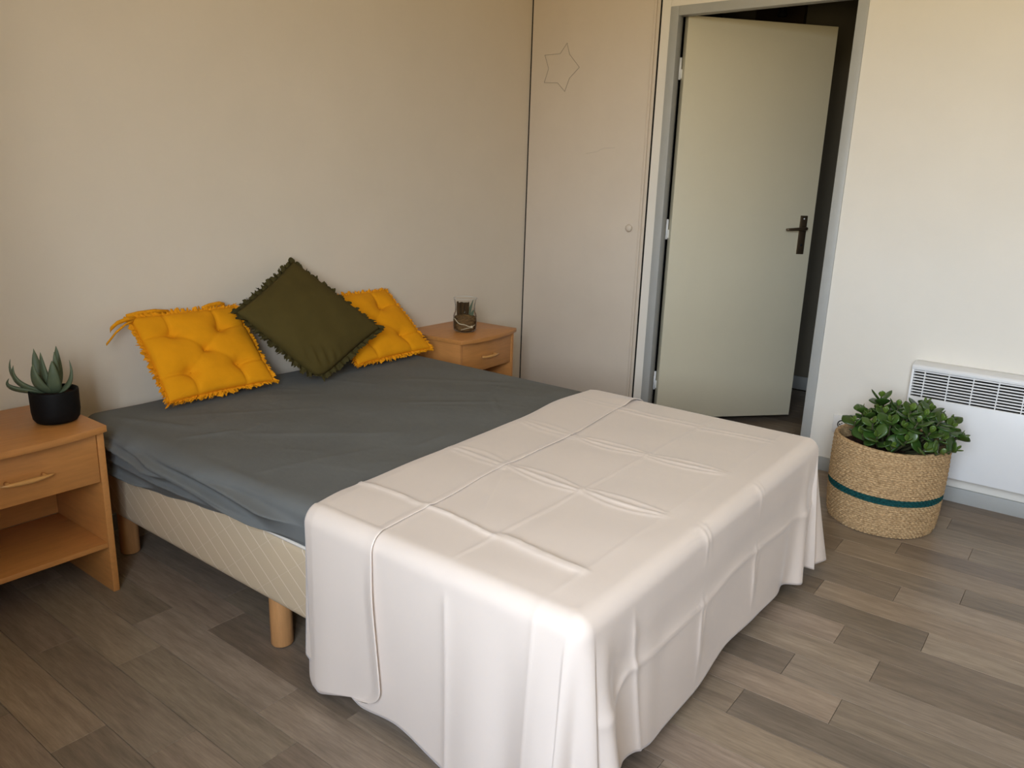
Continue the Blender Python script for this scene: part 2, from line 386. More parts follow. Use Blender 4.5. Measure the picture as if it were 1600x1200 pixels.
kn = MB().lathe([(.0065, 0), (.0065, .009), (.0165, .014), (.019, .021), (.016, .028), (.008, .0315), (0, .032)], 24).build('knob', M['closet'], cd_, True)
kn.location = (.003, -.683, 1.048); kn.rotation_euler = (0, R(-90), 0)
MB().tube([(.0032, -.385, 1.416), (.0032, -.45, 1.425), (.0032, -.475, 1.437), (.0032, -.50, 1.444), (.0032, -.558, 1.446)], .0007, 4).build('scratch', M['wire'], cd_)
# star on the closet door
sp_ = [(-.234, 1.969), (-.252, 1.913), (-.317, 1.846), (-.258, 1.795), (-.232, 1.73), (-.185, 1.775), (-.097, 1.78), (-.122, 1.85), (-.094, 1.918), (-.193, 1.919)]
st = MB()
for i in range(10):
    a, b = sp_[i], sp_[(i+1) % 10]
    st.tube([(0, a[0]+.234, a[1]-1.85), (0, b[0]+.234, b[1]-1.85)], .0011, 6)
tag(st.build('star_outline', M['wire'], None, loc=(.0015, -.234, 1.85)), 'thin wire star outline stuck high on the closet door', 'decoration')

# ------------------------------------------------------------------ open door with grey frame
fr = empty('trim_1', (0, 0, 0)); tag(fr, 'grey painted door frame around the open white door', 'door frame', kind='structure')
IY0, IY1, IZ = DY0+.044, DY1-.044, DZ-.043
box('jamb', (-.008, IY1, 0), (.042, DY1, DZ), M['grey'], fr, .003)
box('rebate', (.0421, IY1+.034, 0), (.118, DY1, DZ), M['grey'], fr, .002)
box('jamb', (-.008, DY0, 0), (.118, IY0, DZ), M['grey'], fr, .003)
box('lintel', (-.008, IY0, IZ), (.042, IY1, DZ), M['grey'], fr, .003)
LH = Vector((.060, -.886, 0)); LF = Vector((.655, -1.4105, 0)); ld = (LF-LH); LW = ld.length; ang = math.atan2(ld.y, ld.x)
leaf = empty('door_1', LH, ang); tag(leaf, 'plain white door standing half open into the dark hall', 'door', kind='structure')
# local: +x along the leaf, +y towards the hall side
box('leaf', (0, 0, .042), (LW, .04, 2.056), M['door'], leaf, .0015)
hp = LW-.060
plate = box('handle_plate', (hp-.020, -.007, .937), (hp+.020, 0, 1.137), M['bronze'], leaf, .002)
hl = MB().tube([(hp, -.004, 1.072), (hp, -.040, 1.072), (hp-.006, -.050, 1.072), (hp-.03, -.052, 1.071), (hp-.105, -.048, 1.066), (hp-.118, -.045, 1.065)], [.009, .009, .009, .0085, .007, .0055], 10).build('lever', M['bronze'], leaf, True)
box('screw', (hp-.003, -.0085, 1.118), (hp+.003, -.0068, 1.124), M['white_metal'], leaf)
MB().lathe([(.006, .0), (.006, .004), (0, .0045)], 12).build('keyhole', M['black'], leaf, True, loc=(hp, -.0066, .985), rot=(R(90), 0, 0))
for z in (.25, 1.05, 1.82):
    MB().tube([(-.012, .032, z-.05), (-.012, .032, z+.05)], .008, 10).build('hinge', M['white_metal'], leaf, True)
    MB().box((-.012, .030, z-.045), (.004, .034, z-.002)).build('hinge_flap', M['white_metal'], leaf)

# ------------------------------------------------------------------ radiator
ry0, ry1, rz0, rz1, rx = -2.95, -2.112, .125, .587, -.088
ra = empty('radiator', (0, (ry0+ry1)/2, rz0)); tag(ra, 'white electric wall convector with slatted grille above the baseboard', 'radiator')
def rb(name, a, b, bev=0, m='white_metal'):
    o = box(name, a, b, M[m], ra, bev); o.matrix_parent_inverse = Matrix.Translation((0, -(ry0+ry1)/2, -rz0)); return o
gz0, gz1 = .447, .560; gy1 = ry1-.012
rb('front_panel', (rx, ry0, rz0), (rx+.012, ry1, gz0), .004)
rb('back_shell', (rx+.040, ry0+.004, rz0+.004), (-.0005, ry1-.004, rz1-.008), .003, 'dark')
def poly_extrude(pts, y0, y1):
    n = len(pts); v = [(x, y0, z) for x, z in pts]+[(x, y1, z) for x, z in pts]
    f = [tuple(range(n)), tuple(range(2*n-1, n-1, -1))]+[(k, n+k, n+(k+1) % n, (k+1) % n) for k in range(n)]
    return v, f
v, f = poly_extrude([(rx, gz1), (rx, gz1+.012), (rx+.006, gz1+.020), (rx+.030, rz1-.003), (rx+.040, rz1), (-.0004, rz1), (-.0004, rz1-.009), (rx+.034, rz1-.010), (rx+.010, gz1)], ry0, ry1)
o = MB().add(v, f).build('top_cover', M['white_metal'], ra, True, .0015); o.matrix_parent_inverse = Matrix.Translation((0, -(ry0+ry1)/2, -rz0))
for a, b in ((ry1-.010, ry1), (ry0, ry0+.010)):
    rb('side_cheek', (rx+.0005, a, rz0+.001), (-.0006, b, rz1-.012), .003)
NS = 9
for i in range(NS):
    z = gz0+.012+(gz1-gz0-.014)*i/(NS-1)-.003
    o = MB().box((-.007, ry0+.010, -.0027), (.007, gy1+.002, .0027)).build('slat', M['white_metal'], ra, True, .001)
    o.matrix_parent_inverse = Matrix.Translation((0, -(ry0+ry1)/2, -rz0)); o.location = (rx+.010, 0, z); o.rotation_euler = (0, R(4), 0)
y = ry1-.052
while y > ry0+.02:
    rb('divider', (rx+.001, y-.002, gz0-.002), (rx+.020, y+.002, gz1+.002)); y -= .089

# wall socket
so = empty('wall_socket', (0, -1.852, .238)); tag(so, 'white square wall socket half hidden behind the basket plant', 'socket')
box('plate', (-.009, -.042, -.042), (-.0002, .042, .042), M['plastic'], so, .004)
MB().lathe([(.021, 0), (.021, .0012), (0, .0013)], 24).build('socket_well', M['black'], so, True, loc=(-.0086, .0, 0), rot=(0, R(-90), 0))
MB().lathe([(.016, 0), (.016, .002), (0, .0021)], 24).build('socket_face', M['plastic'], so, True, loc=(-.0094, .0, 0), rot=(0, R(-90), 0))
for dy in (-.0095, .0095):
    MB().lathe([(.0035, 0), (.0035, .001), (0, .0011)], 12).build('pin_hole', M['black'], so, True, loc=(-.0110, dy, 0), rot=(0, R(-90), 0))
MB().lathe([(.0025, 0), (.0025, .008), (0, .010)], 12).build('earth_pin', M['bronze'], so, True, loc=(-.0110, 0, .008), rot=(0, R(-90), 0))

# ------------------------------------------------------------------ bed base
BX0, BX1, BY0, BY1 = -2.530, -1.125, -2.022, -.122
bed = empty('divan_bed', ((BX0+BX1)/2, (BY0+BY1)/2, 0)); tag(bed, 'cream quilted divan on round wooden legs under the grey sheet', 'bed')
cx_, cy_ = (BX0+BX1)/2, (BY0+BY1)/2
hx, hy = (BX1-BX0)/2, (BY1-BY0)/2
box('body', (-hx, -hy, .152), (hx, hy, .375), M['quilt'], bed, .028, 5)
pp = MB()
def rrect_path(hx, hy, r, z, n=6):
    out = []
    for (cx, cy, a0) in ((hx-r, hy-r, 0), (-hx+r, hy-r, 90), (-hx+r, -hy+r, 180), (hx-r, -hy+r, 270)):
        for i in range(n+1):
            a = R(a0+90*i/n); out.append((cx+r*math.cos(a), cy+r*math.sin(a), z))
    return out
p = rrect_path(hx+.002, hy+.002, .03, .372); p.append(p[0])
pp.tube(p, .005, 8).build('piping', M['piping'], bed, True)
for x in (-2.482, -1.173):
    for y in (-.206, -1.042, -1.885):
        lg = MB().lathe([(.029, .004), (.031, .008), (.031, .16)], 28).build('leg', M['leg_wood'], bed, True, loc=(x-cx_, y-cy_, 0))
        lg.data.set_sharp_from_angle(angle=R(40))
        MB().lathe([(.024, 0), (.024, .005)], 20).build('foot_pad', M['black'], lg, True)
mt = box('mattress', (-hx+.012, -hy+.012, 0), (hx-.012, hy-.004, .098), M['mattress'], None, .03, 4)
mt.location = (cx_, cy_, .377); tag(mt, 'slim dark mattress wrapped by the slate grey sheet', 'mattress')

# ------------------------------------------------------------------ slate grey sheet
def make_sheet():
    NY = 230; top = .486; r = .030; V = []
    SXL, SXR = BX0-.003, BX1+.004
    cr = [(-.16, .492, -.30, .440, .014), (-.22, .462, -.62, .415, .016), (-.30, .470, -1.0, .405, .013), (-.55, .470, -1.5, .415, .015),
          (-.25, .40, -.75, .372, .010), (-.2, .355, -.5, .34, .010), (-.55, .44, -1.1, .385, .008)]
    def side(y, z):
        d = .006+.010*math.sin(9*y+14*z)*.5
        for (ya, za, yb, zb, a) in cr:
            t = (y-ya)/(yb-ya)
            zc = za+(zb-za)*t
            env = sm(-.12, .12, t)*(1-sm(.85, 1.15, t))
            q = z-zc
            d += 2.5*a*env*(math.exp(-abs(q)/.007) if q > 0 else math.exp(-abs(q)/.024))
        d += .012*(1-sm(.1, .5, -y-.12))
        return lerp(d, .004, sm(1.08, 1.24, -y))
    rows = []
    wr = random.Random(3); wk = []
    for i in range(46):
        ax, ay = wr.uniform(-2.45, -1.2), wr.uniform(-1.15, -.2); an = wr.gauss(-.5, .7); ln = wr.uniform(.08, .28)
        wk.append((ax, ay, ax+ln*math.cos(an), ay+ln*math.sin(an), wr.uniform(.0008, .0022), wr.uniform(.003, .007)))
    for iy in range(NY):
        y = lerp(BY1+.003, BY0+.03, iy/(NY-1))
        zb = interp(-y, [(.12, .302), (.30, .312), (.55, .325), (.75, .350), (1.0, .377), (2.2, .380)])
        zb += .002*math.sin(9*y)
        row = []
        NZ = 34
        for k in range(NZ):                      # left hanging side
            z = lerp(zb, top-r, k/(NZ-1)); e = side(y, z)*(.35+.65*sm(0, .15, k/(NZ-1)))
            row.append((SXL-e, y, z))
        e1 = side(y, top-r)
        for k in range(1, 9):                    # roll over the edge
            a = R(90*k/9); row.append((SXL-e1*math.cos(a)+r*(1-math.cos(a)), y, top-r+r*math.sin(a)))
        x0, x1 = SXL+r, SXR-r; NX = 110
        for k in range(NX):
            x = lerp(x0, x1, k/(NX-1))
            z = top+.0022*math.sin(7*x+3*y)*math.sin(5*y-2*x)+.0012*math.sin(19*x+11*y)
            for (ax, ay, bx, by, a, wd) in ((-2.42, -.30, -1.95, -.62, .002, .008), (-2.5, -.95, -2.1, -1.05, .002, .008), (-1.75, -.75, -1.45, -1.05, .004, .008), (-1.6, -1.1, -1.45, -.95, .004, .008),
                                           (-2.35, -.62, -2.0, -.98, .003, .010), (-1.5, -.5, -1.2, -.9, .003, .012), (-2.50, -.20, -2.38, -.50, .006, .012), (-2.46, -.55, -2.30, -.62, .005, .008), *wk):
                dx, dy = bx-ax, by-ay; L2 = dx*dx+dy*dy; t = ((x-ax)*dx+(y-ay)*dy)/L2
                dist = ((x-ax)*dy-(y-ay)*dx)/math.sqrt(L2)
                z += a*sm(-.1, .25, t)*(1-sm(.75, 1.1, t))*math.exp(-abs(dist)/wd)
            if k == 0: z = lerp(z, top, .5)
            row.append((x, y, z))
        for k in range(1, 10):
            a = R(90*k/9); row.append((x1+r*math.sin(a), y, top-r+r*math.cos(a)))
        for k in range(1, 8): row.append((SXR, y, lerp(top-r, .378, k/7)))
        rows.append(row)
    n = len(rows[0])
    # head end: turned down against the wall
    head = []
    for s, dz in ((.008, .004), (.012, .02), (.013, .09)):
        head.append([(x, y+s, max(min(z, .47)-dz, .30)) if True else None for (x, y, z) in rows[0]])
    allr = head[::-1]+rows
    V = [p for rw in allr for p in rw]
    me = new_mesh('bed_sheet', V, grid_faces(len(allr), n, 0, True), True)
    o = link('bed_sheet', me, M['sheet'])
    return tag(o, 'slate grey cotton sheet wrinkled over the mattress', 'sheet')
make_sheet()

# ------------------------------------------------------------------ ivory blanket over the foot of the bed
ZT = .497; RB = .042
GX0, GX1, GY0 = -2.512, -1.142, -2.012
def yhead(x): return interp(x, [(-2.56, -1.262), (-2.4, -1.240), (-2.0, -1.222), (-1.67, -1.208), (-1.3, -1.172), (-1.1, -1.185)])
xcre = (-2.362, -2.005, -1.648, -1.291)
def top_dz(x, y):
    z = .0016*math.sin(6*x+2)*math.sin(8*y)+.0008*math.sin(23*x+9*y)
    z += .0030*ridge(y+1.700+.004*math.sin(3*x), .004) - .0012*gauss(y+1.700, .03)
    z += .0016*ridge(y+1.940, .006)
    for i, xc in enumerate(xcre):
        for n, (ya, yb) in enumerate(((-1.22, -1.46), (-1.46, -1.70), (-1.70, -1.94))):
            t = (y-ya)/(yb-ya)
            if -.15 < t < 1.15:
                env = sm(-.1, .15, t)*(1-sm(.9, 1.1, t))
                xx = x-xc-.010*math.sin(PI*t+i+n)
                amp = (.0085, .0065, .0060, .0040)[i]
                z += amp*.9*env*ridge(xx, .006)
                if i in (1, 2):
                    bow = .022*math.sin(PI*min(max(t, 0), 1))
                    z += .0036*env*ridge(xx-.014-bow, .0045)+.0032*env*ridge(xx+.012+bow*.7, .0045)
                if i == 0 and n == 2: z += .006*env*ridge(xx+.012, .012)
                if i == 3: z += .003*env*ridge(xx-.03, .008)
    z += .003*ridge((x+2.1)*.45-(y+1.50)*.9, .008)*sm(-2.35, -2.2, x)*(1-sm(-2.0, -1.9, x))
    return z
def skirt_fold(s_kind, q, t):
    """outward offset of the hanging cloth. q: y on the left side, angle in corners, x on the foot"""
    d = .006*t
    if s_kind == 'L':
        d += .022*t*sm(-1.8, -2.02, q) if False else 0
        u = -q
        d += .030*t*gauss(u-1.965, .055) + .012*t*gauss(u-1.80, .07) - .010*t*gauss(u-1.885, .04)
        d += .0050*ridge(u-1.715-.02*t, .010)*sm(0, .1, t) + .003*ridge(u-1.94, .006)
        d += .010*t*gauss(u-1.32, .07)+.004*math.sin(14*u+2*t)*t
    elif s_kind == 'N':                       # near corner: q 0 (left) .. 1 (foot)
        d += .030*t*gauss(q-.0, .30) - .012*t*gauss(q-.42, .22) + .040*t*gauss(q-1.0, .30)
    elif s_kind == 'F':
        d += .072*t**1.1*gauss(q-(-2.485+.02*t), .034+.012*t)*1.0
        d += .012*t*gauss(q+2.28, .05)*(1-t*.4)
        d += .030*t*gauss(q+1.235, .035) - .010*t*gauss(q+1.33, .05)
        for i, xc in enumerate(xcre[:3] if True else xcre):
            a = (.0, .0065, .0065)[i]
            d += a*(ridge(q-xc-.004*math.sin(9*t), .008)+.6*ridge(q-xc-.022-.01*math.sin(7*t), .006))*(.5+.5*math.sin(3+8*t))
            if i == 0: d += .006*ridge(q-xc-.05*t, .010)*sm(0, .2, t)
        d += .0055*ridge(t-.415-.02*math.sin(4*q), .022) - .003*gauss(t-.30, .1)
        d += .004*math.sin(9*q+3*t)*t
    elif s_kind == 'C':                       # far corner: q 0 (foot) .. 1 (right side)
        d += .030*t*gauss(q-.0, .2) - .006*t*gauss(q-.25, .2) + .110*t**1.1*gauss(q-.72, .40)
    else:
        d += .068*t**1.1*gauss(-q-2.012, .10)+.006*math.sin(11*q)*t
    return d
def hemz(s_kind, q):
    if s_kind == 'L': return interp(-q, [(1.2, .11), (1.36, .080), (1.46, .036), (1.56, .044), (1.72, .016), (1.82, .022), (1.9, .012), (2.02, .010)])
    if s_kind == 'N': return .009
    if s_kind == 'F': return interp(q, [(-2.5, .009), (-2.44, .02), (-2.37, .095), (-2.2, .060), (-1.98, .048), (-1.79, .088), (-1.6, .080), (-1.35, .060), (-1.24, .036), (-1.15, .05)])
    if s_kind == 'C': return interp(q, [(0, .05), (.4, .055), (.75, .042), (1, .06)])
    return interp(-q, [(1.1, .07), (1.9, .05), (2.0, .03)])
def skirt_point(px, py, nx, ny, kind, q, w, extra=0.0, zh=None):
    """w 0..1 from the roll-over to the hem"""
    zh = hemz(kind, q) if zh is None else zh
    L1 = RB*PI/2; L2 = ZT-RB-zh; s = w*(L1+L2)
    if s < L1:
        a = s/RB; out = (RB+extra)*math.sin(a); z = ZT-RB+(RB+extra)*math.cos(a); t = 0
    else:
        t = (s-L1)/L2; out = RB+extra; z = ZT-RB-(s-L1)
    tt = t
    out += skirt_fold(kind, q, tt)
    return (px+nx*out, py+ny*out, z)
def make_blanket():
    cols = []                                 # perimeter stations
    NYS = 150; NXS = 260; NC = 40
    for i in range(NYS):
        y = lerp(yhead(GX0), GY0, i/(NYS-1)); cols.append((GX0, y, -1, 0, 'L', y))
    for i in range(1, NC):
        q = i/NC; a = R(180+90*q); cols.append((GX0, GY0, math.cos(a), math.sin(a), 'N', q))
    for i in range(NXS):
        x = lerp(GX0, GX1, i/(NXS-1)); cols.append((x, GY0, 0, -1, 'F', x))
    for i in range(1, NC):
        q = i/NC; a = R(270+90*q); cols.append((GX1, GY0, math.cos(a), math.sin(a), 'C', q))
    for i in range(NYS):
        y = lerp(GY0, yhead(GX1), i/(NYS-1)); cols.append((GX1, y, 1, 0, 'R', y))
    V = []; F = []; idx = {}
    for i in range(NXS):
        for j in range(NYS):
            x = lerp(GX0, GX1, i/(NXS-1)); y = lerp(yhead(x), GY0, j/(NYS-1))
            e = min(sm(0, .05, x-GX0), sm(0, .05, GX1-x), sm(0, .05, y-GY0))
            V.append((x, y, ZT+top_dz(x, y)*(.35+.65*e)))
    F += [q[::-1] for q in grid_faces(NXS, NYS)]
    NW = 60; base = len(V); NCOL = len(cols)
    def topi(c):
        px, py, nx, ny, k, q = cols[c]
        if k == 'L': return 0*NYS+c
        if k == 'N': return NYS-1
        if k == 'F': return (c-NYS-(NC-1))*NYS+NYS-1
        if k == 'C': return (NXS-1)*NYS+NYS-1
        return (NXS-1)*NYS+(NYS-1-(c-NYS-2*(NC-1)-NXS))
    for c in range(NCOL):
        px, py, nx, ny, k, q = cols[c]
        for j in range(1, NW):
            w = j/(NW-1)
            x, y, z = skirt_point(px, py, nx, ny, k, q, w)
            ti = topi(c); z += (V[ti][2]-ZT)*max(0, 1-w*6)
            V.append((x, y, z))
    def gi(c, j): return topi(c) if j == 0 else base+c*(NW-1)+j-1
    for c in range(NCOL-1):
        for j in range(NW-1):
            q = (gi(c, j), gi(c, j+1), gi(c+1, j+1), gi(c+1, j))
            q2 = []
            for t in q:
                if t not in q2: q2.append(t)
            if len(q2) >= 3: F.append(tuple(q2))
    me = new_mesh('blanket', V, F, True)
    o = link('blanket', me, M['blanket'])
    md = o.modifiers.new('thickness', 'SOLIDIFY'); md.thickness = .002; md.offset = -1
    tag(o, 'ivory satin blanket with ironed-in fold lines draped over the foot of the bed', 'blanket')
    # turned-back layer along the head edge
    def yfold(x): return interp(x, [(-2.56, -1.492), (-2.38, -1.482), (-2.0, -1.447), (-1.67, -1.436), (-1.3, -1.40), (-1.1, -1.392)])
    V = []; NR = 60
    stations = []
    for k in range(60): stations.append(('L', 1-k/60))
    for k in range(200): stations.append(('T', lerp(GX0, GX1, k/199)))
    for k in range(1, 60): stations.append(('R', k/60))
    for (k, a) in stations:
        for j in range(NR):
            v = j/(NR-1); lift = .0035*min(1, v*8)+.0010*sm(.90, 1, v)
            if k == 'T':
                x = a; y = lerp(yhead(x)+.002, yfold(x), v)
                zz = ZT+top_dz(x, y)*.8+lift+.0012*gauss(v-.96, .03)
                if x > -1.30: zz += .010*gauss(x+1.19, .045)*sm(.3, 1, v)
                V.append((x, y, zz))
            elif k == 'L':
                yf = lerp(-1.494, -1.532, a) + .003*math.sin(6*a)*a
                if a > .87: yf += .085*(1-math.sqrt(max(0, 1-((a-.87)/.13)**2)))
                yh = yhead(GX0)+.002 - .02*a
                if a > .93: yh -= .035*(1-math.sqrt(max(0, 1-((a-.93)/.07)**2)))
                y = lerp(yh, yf, v)
                V.append(skirt_point(GX0, y, -1, 0, 'L', y, a, .002+lift*1.2+.006*sm(.85, 1, v)*sm(.1, .4, a), zh=.022+.042*v))
            else:
                y = lerp(yhead(GX1)+.002, -1.40, v); V.append(skirt_point(GX1, y, 1, 0, 'R', y, a, .002+lift))
    me = new_mesh('turned_back_edge', V, grid_faces(len(stations), NR, 0, True), True)
    c = link('turned_back_edge', me, M['blanket'], o)
    md = c.modifiers.new('thickness', 'SOLIDIFY'); md.thickness = .002; md.offset = -1
    c['label'] = 'turned-back head edge of the blanket with a stitched hem'
make_blanket()

# ------------------------------------------------------------------ nightstands
def nightstand(loc, rz, label):
    W, D, H, T = .456, .355, .54, .019
    ns = empty('nightstand', loc, rz); tag(ns, label, 'nightstand', 'pair of beech nightstands')
    # local: x across, y=0 at the front panel edge, back at +D
    hw = W/2
    for s in (-1, 1):
        a, b = sorted((s*(hw-.006), s*(hw-.006-T)))
        box('side_panel', (a, 0, 0), (b, D, H-.020), M['beech_side'], ns, .0012)
    n = 14; poly = [(hw, D), (-hw, D)]
    for i in range(n+1):
        x = lerp(-hw, hw, i/n); poly.append((x, -.012-.032*(1-(x/hw)**2)))
    MB().prism(poly, H-.0195, H).build('top', M['beech'], ns, True, .0015)
    iw = hw-.006-T-.0005
    box('shelf', (-iw, .004, .150), (iw, D-.02, .166), M['beech'], ns, .001)
    box('back_panel', (-iw, D-.019, .167), (iw, D-.004, H-.0205), M['beech'], ns)
    box('drawer_box', (-iw+.006, .02, .378), (iw-.006, D-.03, H-.03), M['beech'], ns)
    dr = box('drawer', (-iw+.0022, .0025, .366), (iw-.0022, .0185, H-.0235), M['beech'], ns, .0012)
    pts = []; rd = []
    for i in range(17):
        t = i/16*2-1; pts.append((t*.070, -.028+.010*t*t, .436)); rd.append(.0012+.0062*(1-t*t)**.8)
    MB().tube(pts, rd, 10).build('handle', M['handle_wood'], dr, True)
    for s in (-1, 1):
        MB().tube([(s*.047, .002, .436), (s*.047, -.022, .436)], .0052, 10).build('handle_post', M['handle_wood'], dr, True)
    return ns
nightstand((-2.8505, -.4245, 0), 0, 'beech nightstand in the left foreground holding the black succulent pot')
nightstand((-.735, -.348, 0), R(3.0), 'beech nightstand in the far corner holding the glass vase planter')

# ------------------------------------------------------------------ cushions
def cushion(name, C4, T, tufts, m, fm, label, group=None, fr=.018, pinch=.05, sag=0, jag=1.0, power=.42, blunt=0):
    BL, BR, TR, TL = [Vector(p) for p in C4]
    cen = (BL+BR+TR+TL)/4
    nrm = ((BR-BL)+(TR-TL)).cross((TL-BL)+(TR-BR)).normalized()
    root = empty(name, (cen.x, cen.y, min(p.z for p in (BL, BR, TR, TL)))); tag(root, label, 'cushion', group)
    org = root.location.copy()
    def base(u, v):
        uu_ = .5+(u-.5)*(1-pinch*(1-(2*v-1)**2)); vv_ = .5+(v-.5)*(1-pinch*(1-(2*u-1)**2))
        p = BL*(1-uu_)*(1-vv_)+BR*uu_*(1-vv_)+TR*uu_*vv_+TL*(1-uu_)*vv_
        if blunt: p = p+(cen-p)*blunt*math.exp(-(u+v)/.11)
        return p
    def height(u, v):
        h = (16*u*(1-u)*v*(1-v))**power*T
        h *= 1+sag*(.5-v)
        for (tu, tv) in tufts:
            d = math.hypot(u-tu, v-tv)
            h -= T*.72*math.exp(-(d/.055)) + T*.22*math.exp(-(d/.16)**2)
        for a in range(len(tufts)):
            tu, tv = tufts[a]
            for (eu, ev) in ((tu, 0 if tv < .5 else 1), (0 if tu < .5 else 1, tv)):
                if abs(tu-.5) < .1: continue
                dx, dy = eu-tu, ev-tv; L2 = dx*dx+dy*dy
                t = ((u-tu)*dx+(v-tv)*dy)/L2; ds = abs((u-tu)*dy-(v-tv)*dx)/math.sqrt(L2)
                if 0 < t < 1.05: h -= T*.26*math.exp(-ds/.020)*(1-.4*t)
        if tufts:
            for (a, b) in tufts:
                if abs(a-.5) < .1: continue
                dx, dy = .5-a, .5-b; L2 = dx*dx+dy*dy; t = ((u-a)*dx+(v-b)*dy)/L2; ds = abs((u-a)*dy-(v-b)*dx)/math.sqrt(L2)
                if 0 < t < 1: h -= T*.10*math.exp(-ds/.025)
        if blunt: h += T*.10*math.sin(60*(u-.6*v)+9*v)*math.exp(-((u+v-.28)/.14)**2)*min(1, 30*u*v)
        h += T*.035*math.sin(17*u+5*v)*math.sin(13*v-4*u)*min(1, 40*u*(1-u)*v*(1-v))
        return max(h, .0015)
    N = 64; V = []
    for side in (1, -1):
        for i in range(N):
            for j in range(N):
                u, v = i/(N-1), j/(N-1)
                h = height(u, v) if side > 0 else min(height(u, v), T)*.55
                if i in (0, N-1) or j in (0, N-1): h = 0
                V.append(base(u, v)+nrm*h*side-org)
    F = grid_faces(N, N, 0)+grid_faces(N, N, N*N, True)
    me = new_mesh('cover', V, F, True)
    bm = bmesh.new(); bm.from_mesh(me); bmesh.ops.remove_doubles(bm, verts=bm.verts, dist=1e-5); bmesh.ops.recalc_face_normals(bm, faces=bm.faces)
    bm.to_mesh(me); bm.free()
    link('cover', me, m, root)
    # frayed fringe round the seam
    fb = MB(); lr = random.Random(len(label))
    ring = []
    K = 90
    for (a, b) in (((0, 0), (1, 0)), ((1, 0), (1, 1)), ((1, 1), (0, 1)), ((0, 1), (0, 0))):
        for i in range(K): ring.append((lerp(a[0], b[0], i/K), lerp(a[1], b[1], i/K)))
    n = len(ring)
    for layer in range(3):
        V = []; F = []
        ph = lr.uniform(0, 6)
        for i in range(n):
            u, v = ring[i]; p = base(u, v); q = base(.5+(u-.5)*1.12, .5+(v-.5)*1.12)
            od = (q-p).normalized(); ins = p-od*.004
            wv = .5+.5*math.sin(i*.55+ph)*math.sin(i*.21+layer)
            ln = fr*(.55+.45*wv+lr.uniform(-.35, .35)*jag)
            off = nrm*(fr*.45*math.sin(i*.8+ph+2*layer)+lr.uniform(-.003, .003))
            V += [ins-org, p+od*ln*.5+off*.6-org, p+od*ln+off-org]
        for i in range(n):
            i2 = (i+1) % n
            F.append((3*i, 3*i2, 3*i2+1, 3*i+1))
            if lr.random() > .22: F.append((3*i+1, 3*i2+1, 3*i2+2, 3*i+2))
        fb.add(V, F)
    fb.build('fringe', fm, root, True)
    for (tu, tv) in tufts:
        p = base(tu, tv)+nrm*(height(tu, tv)+.0005)-org
        MB().lathe([(.0, -.002), (.005, -.001), (.005, .001), (0, .002)], 10).build('button', m, root, True, loc=p)
    return root, base, nrm, org
tq = [(.5, .5), (.27, .73), (.73, .73), (.27, .27), (.73, .27)]
c1, b1, n1, o1 = cushion('seat_cushion', [(-2.335, -.268, .513), (-1.918, -.270, .513), (-1.925, -.050, .768), (-2.335, -.052, .772)], .050, tq, M['mustard'], M['mustard_fringe'],
        'mustard yellow tufted cushion with ties nearest the succulent pot', 'mustard cushions', fr=.018, pinch=.03, jag=1.3)
def tie(pts, w=.006):
    mb = MB(); pts = [Vector(p) for p in pts]; V = []; F = []
    for i, p in enumerate(pts):
        V += [p+Vector((0, 0, w)), p-Vector((0, 0, w)), p-Vector((0, .003, w)), p+Vector((0, -.003, w))]
    for i in range(len(pts)-1):
        for k in range(4): F.append((4*i+k, 4*i+(k+1) % 4, 4*i+4+(k+1) % 4, 4*i+4+k))
    F += [(3, 2, 1, 0), tuple(4*(len(pts)-1)+k for k in range(4))]
    o = mb.add(V, F).build('tie', M['mustard_fringe'], c1, True); o.matrix_parent_inverse = Matrix.Translation(-Vector(c1.location)); return o
tie([(-2.318, -.060, .770), (-2.35, -.062, .772), (-2.385, -.066, .764), (-2.41, -.070, .748), (-2.413, -.071, .742)], .007)
tie([(-2.325, -.064, .765), (-2.36, -.07, .756), (-2.395, -.074, .735), (-2.425, -.075, .705), (-2.432, -.075, .698)], .004)
tie([(-2.345, -.05, .780), (-2.30, -.046, .785), (-2.24, -.046, .786), (-2.19, -.048, .778)], .007)
tie([(-2.06, -.046, .774), (-2.03, -.044, .782), (-1.985, -.044, .786), (-1.965, -.046, .778)], .008)
c2, b2, n2_, o2 = cushion('seat_cushion', [(-1.53, -.300, .513), (-1.085, -.295, .513), (-1.128, -.045, .757), (-1.545, -.050, .757)], .046, tq, M['mustard'], M['mustard_fringe'],
        'mustard yellow tufted cushion half hidden behind the olive one', 'mustard cushions', fr=.018, pinch=.03, jag=1.3)
cushion('throw_cushion', [(-1.784, -.365, .494), (-1.420, -.318, .655), (-1.665, -.075, .925), (-2.005, -.180, .770)], .062, [], M['olive'], M['olive_fringe'],
        'olive green fringed cushion standing on one corner between the mustard ones', fr=.022, pinch=.04, jag=1.2, power=.38, blunt=.13)

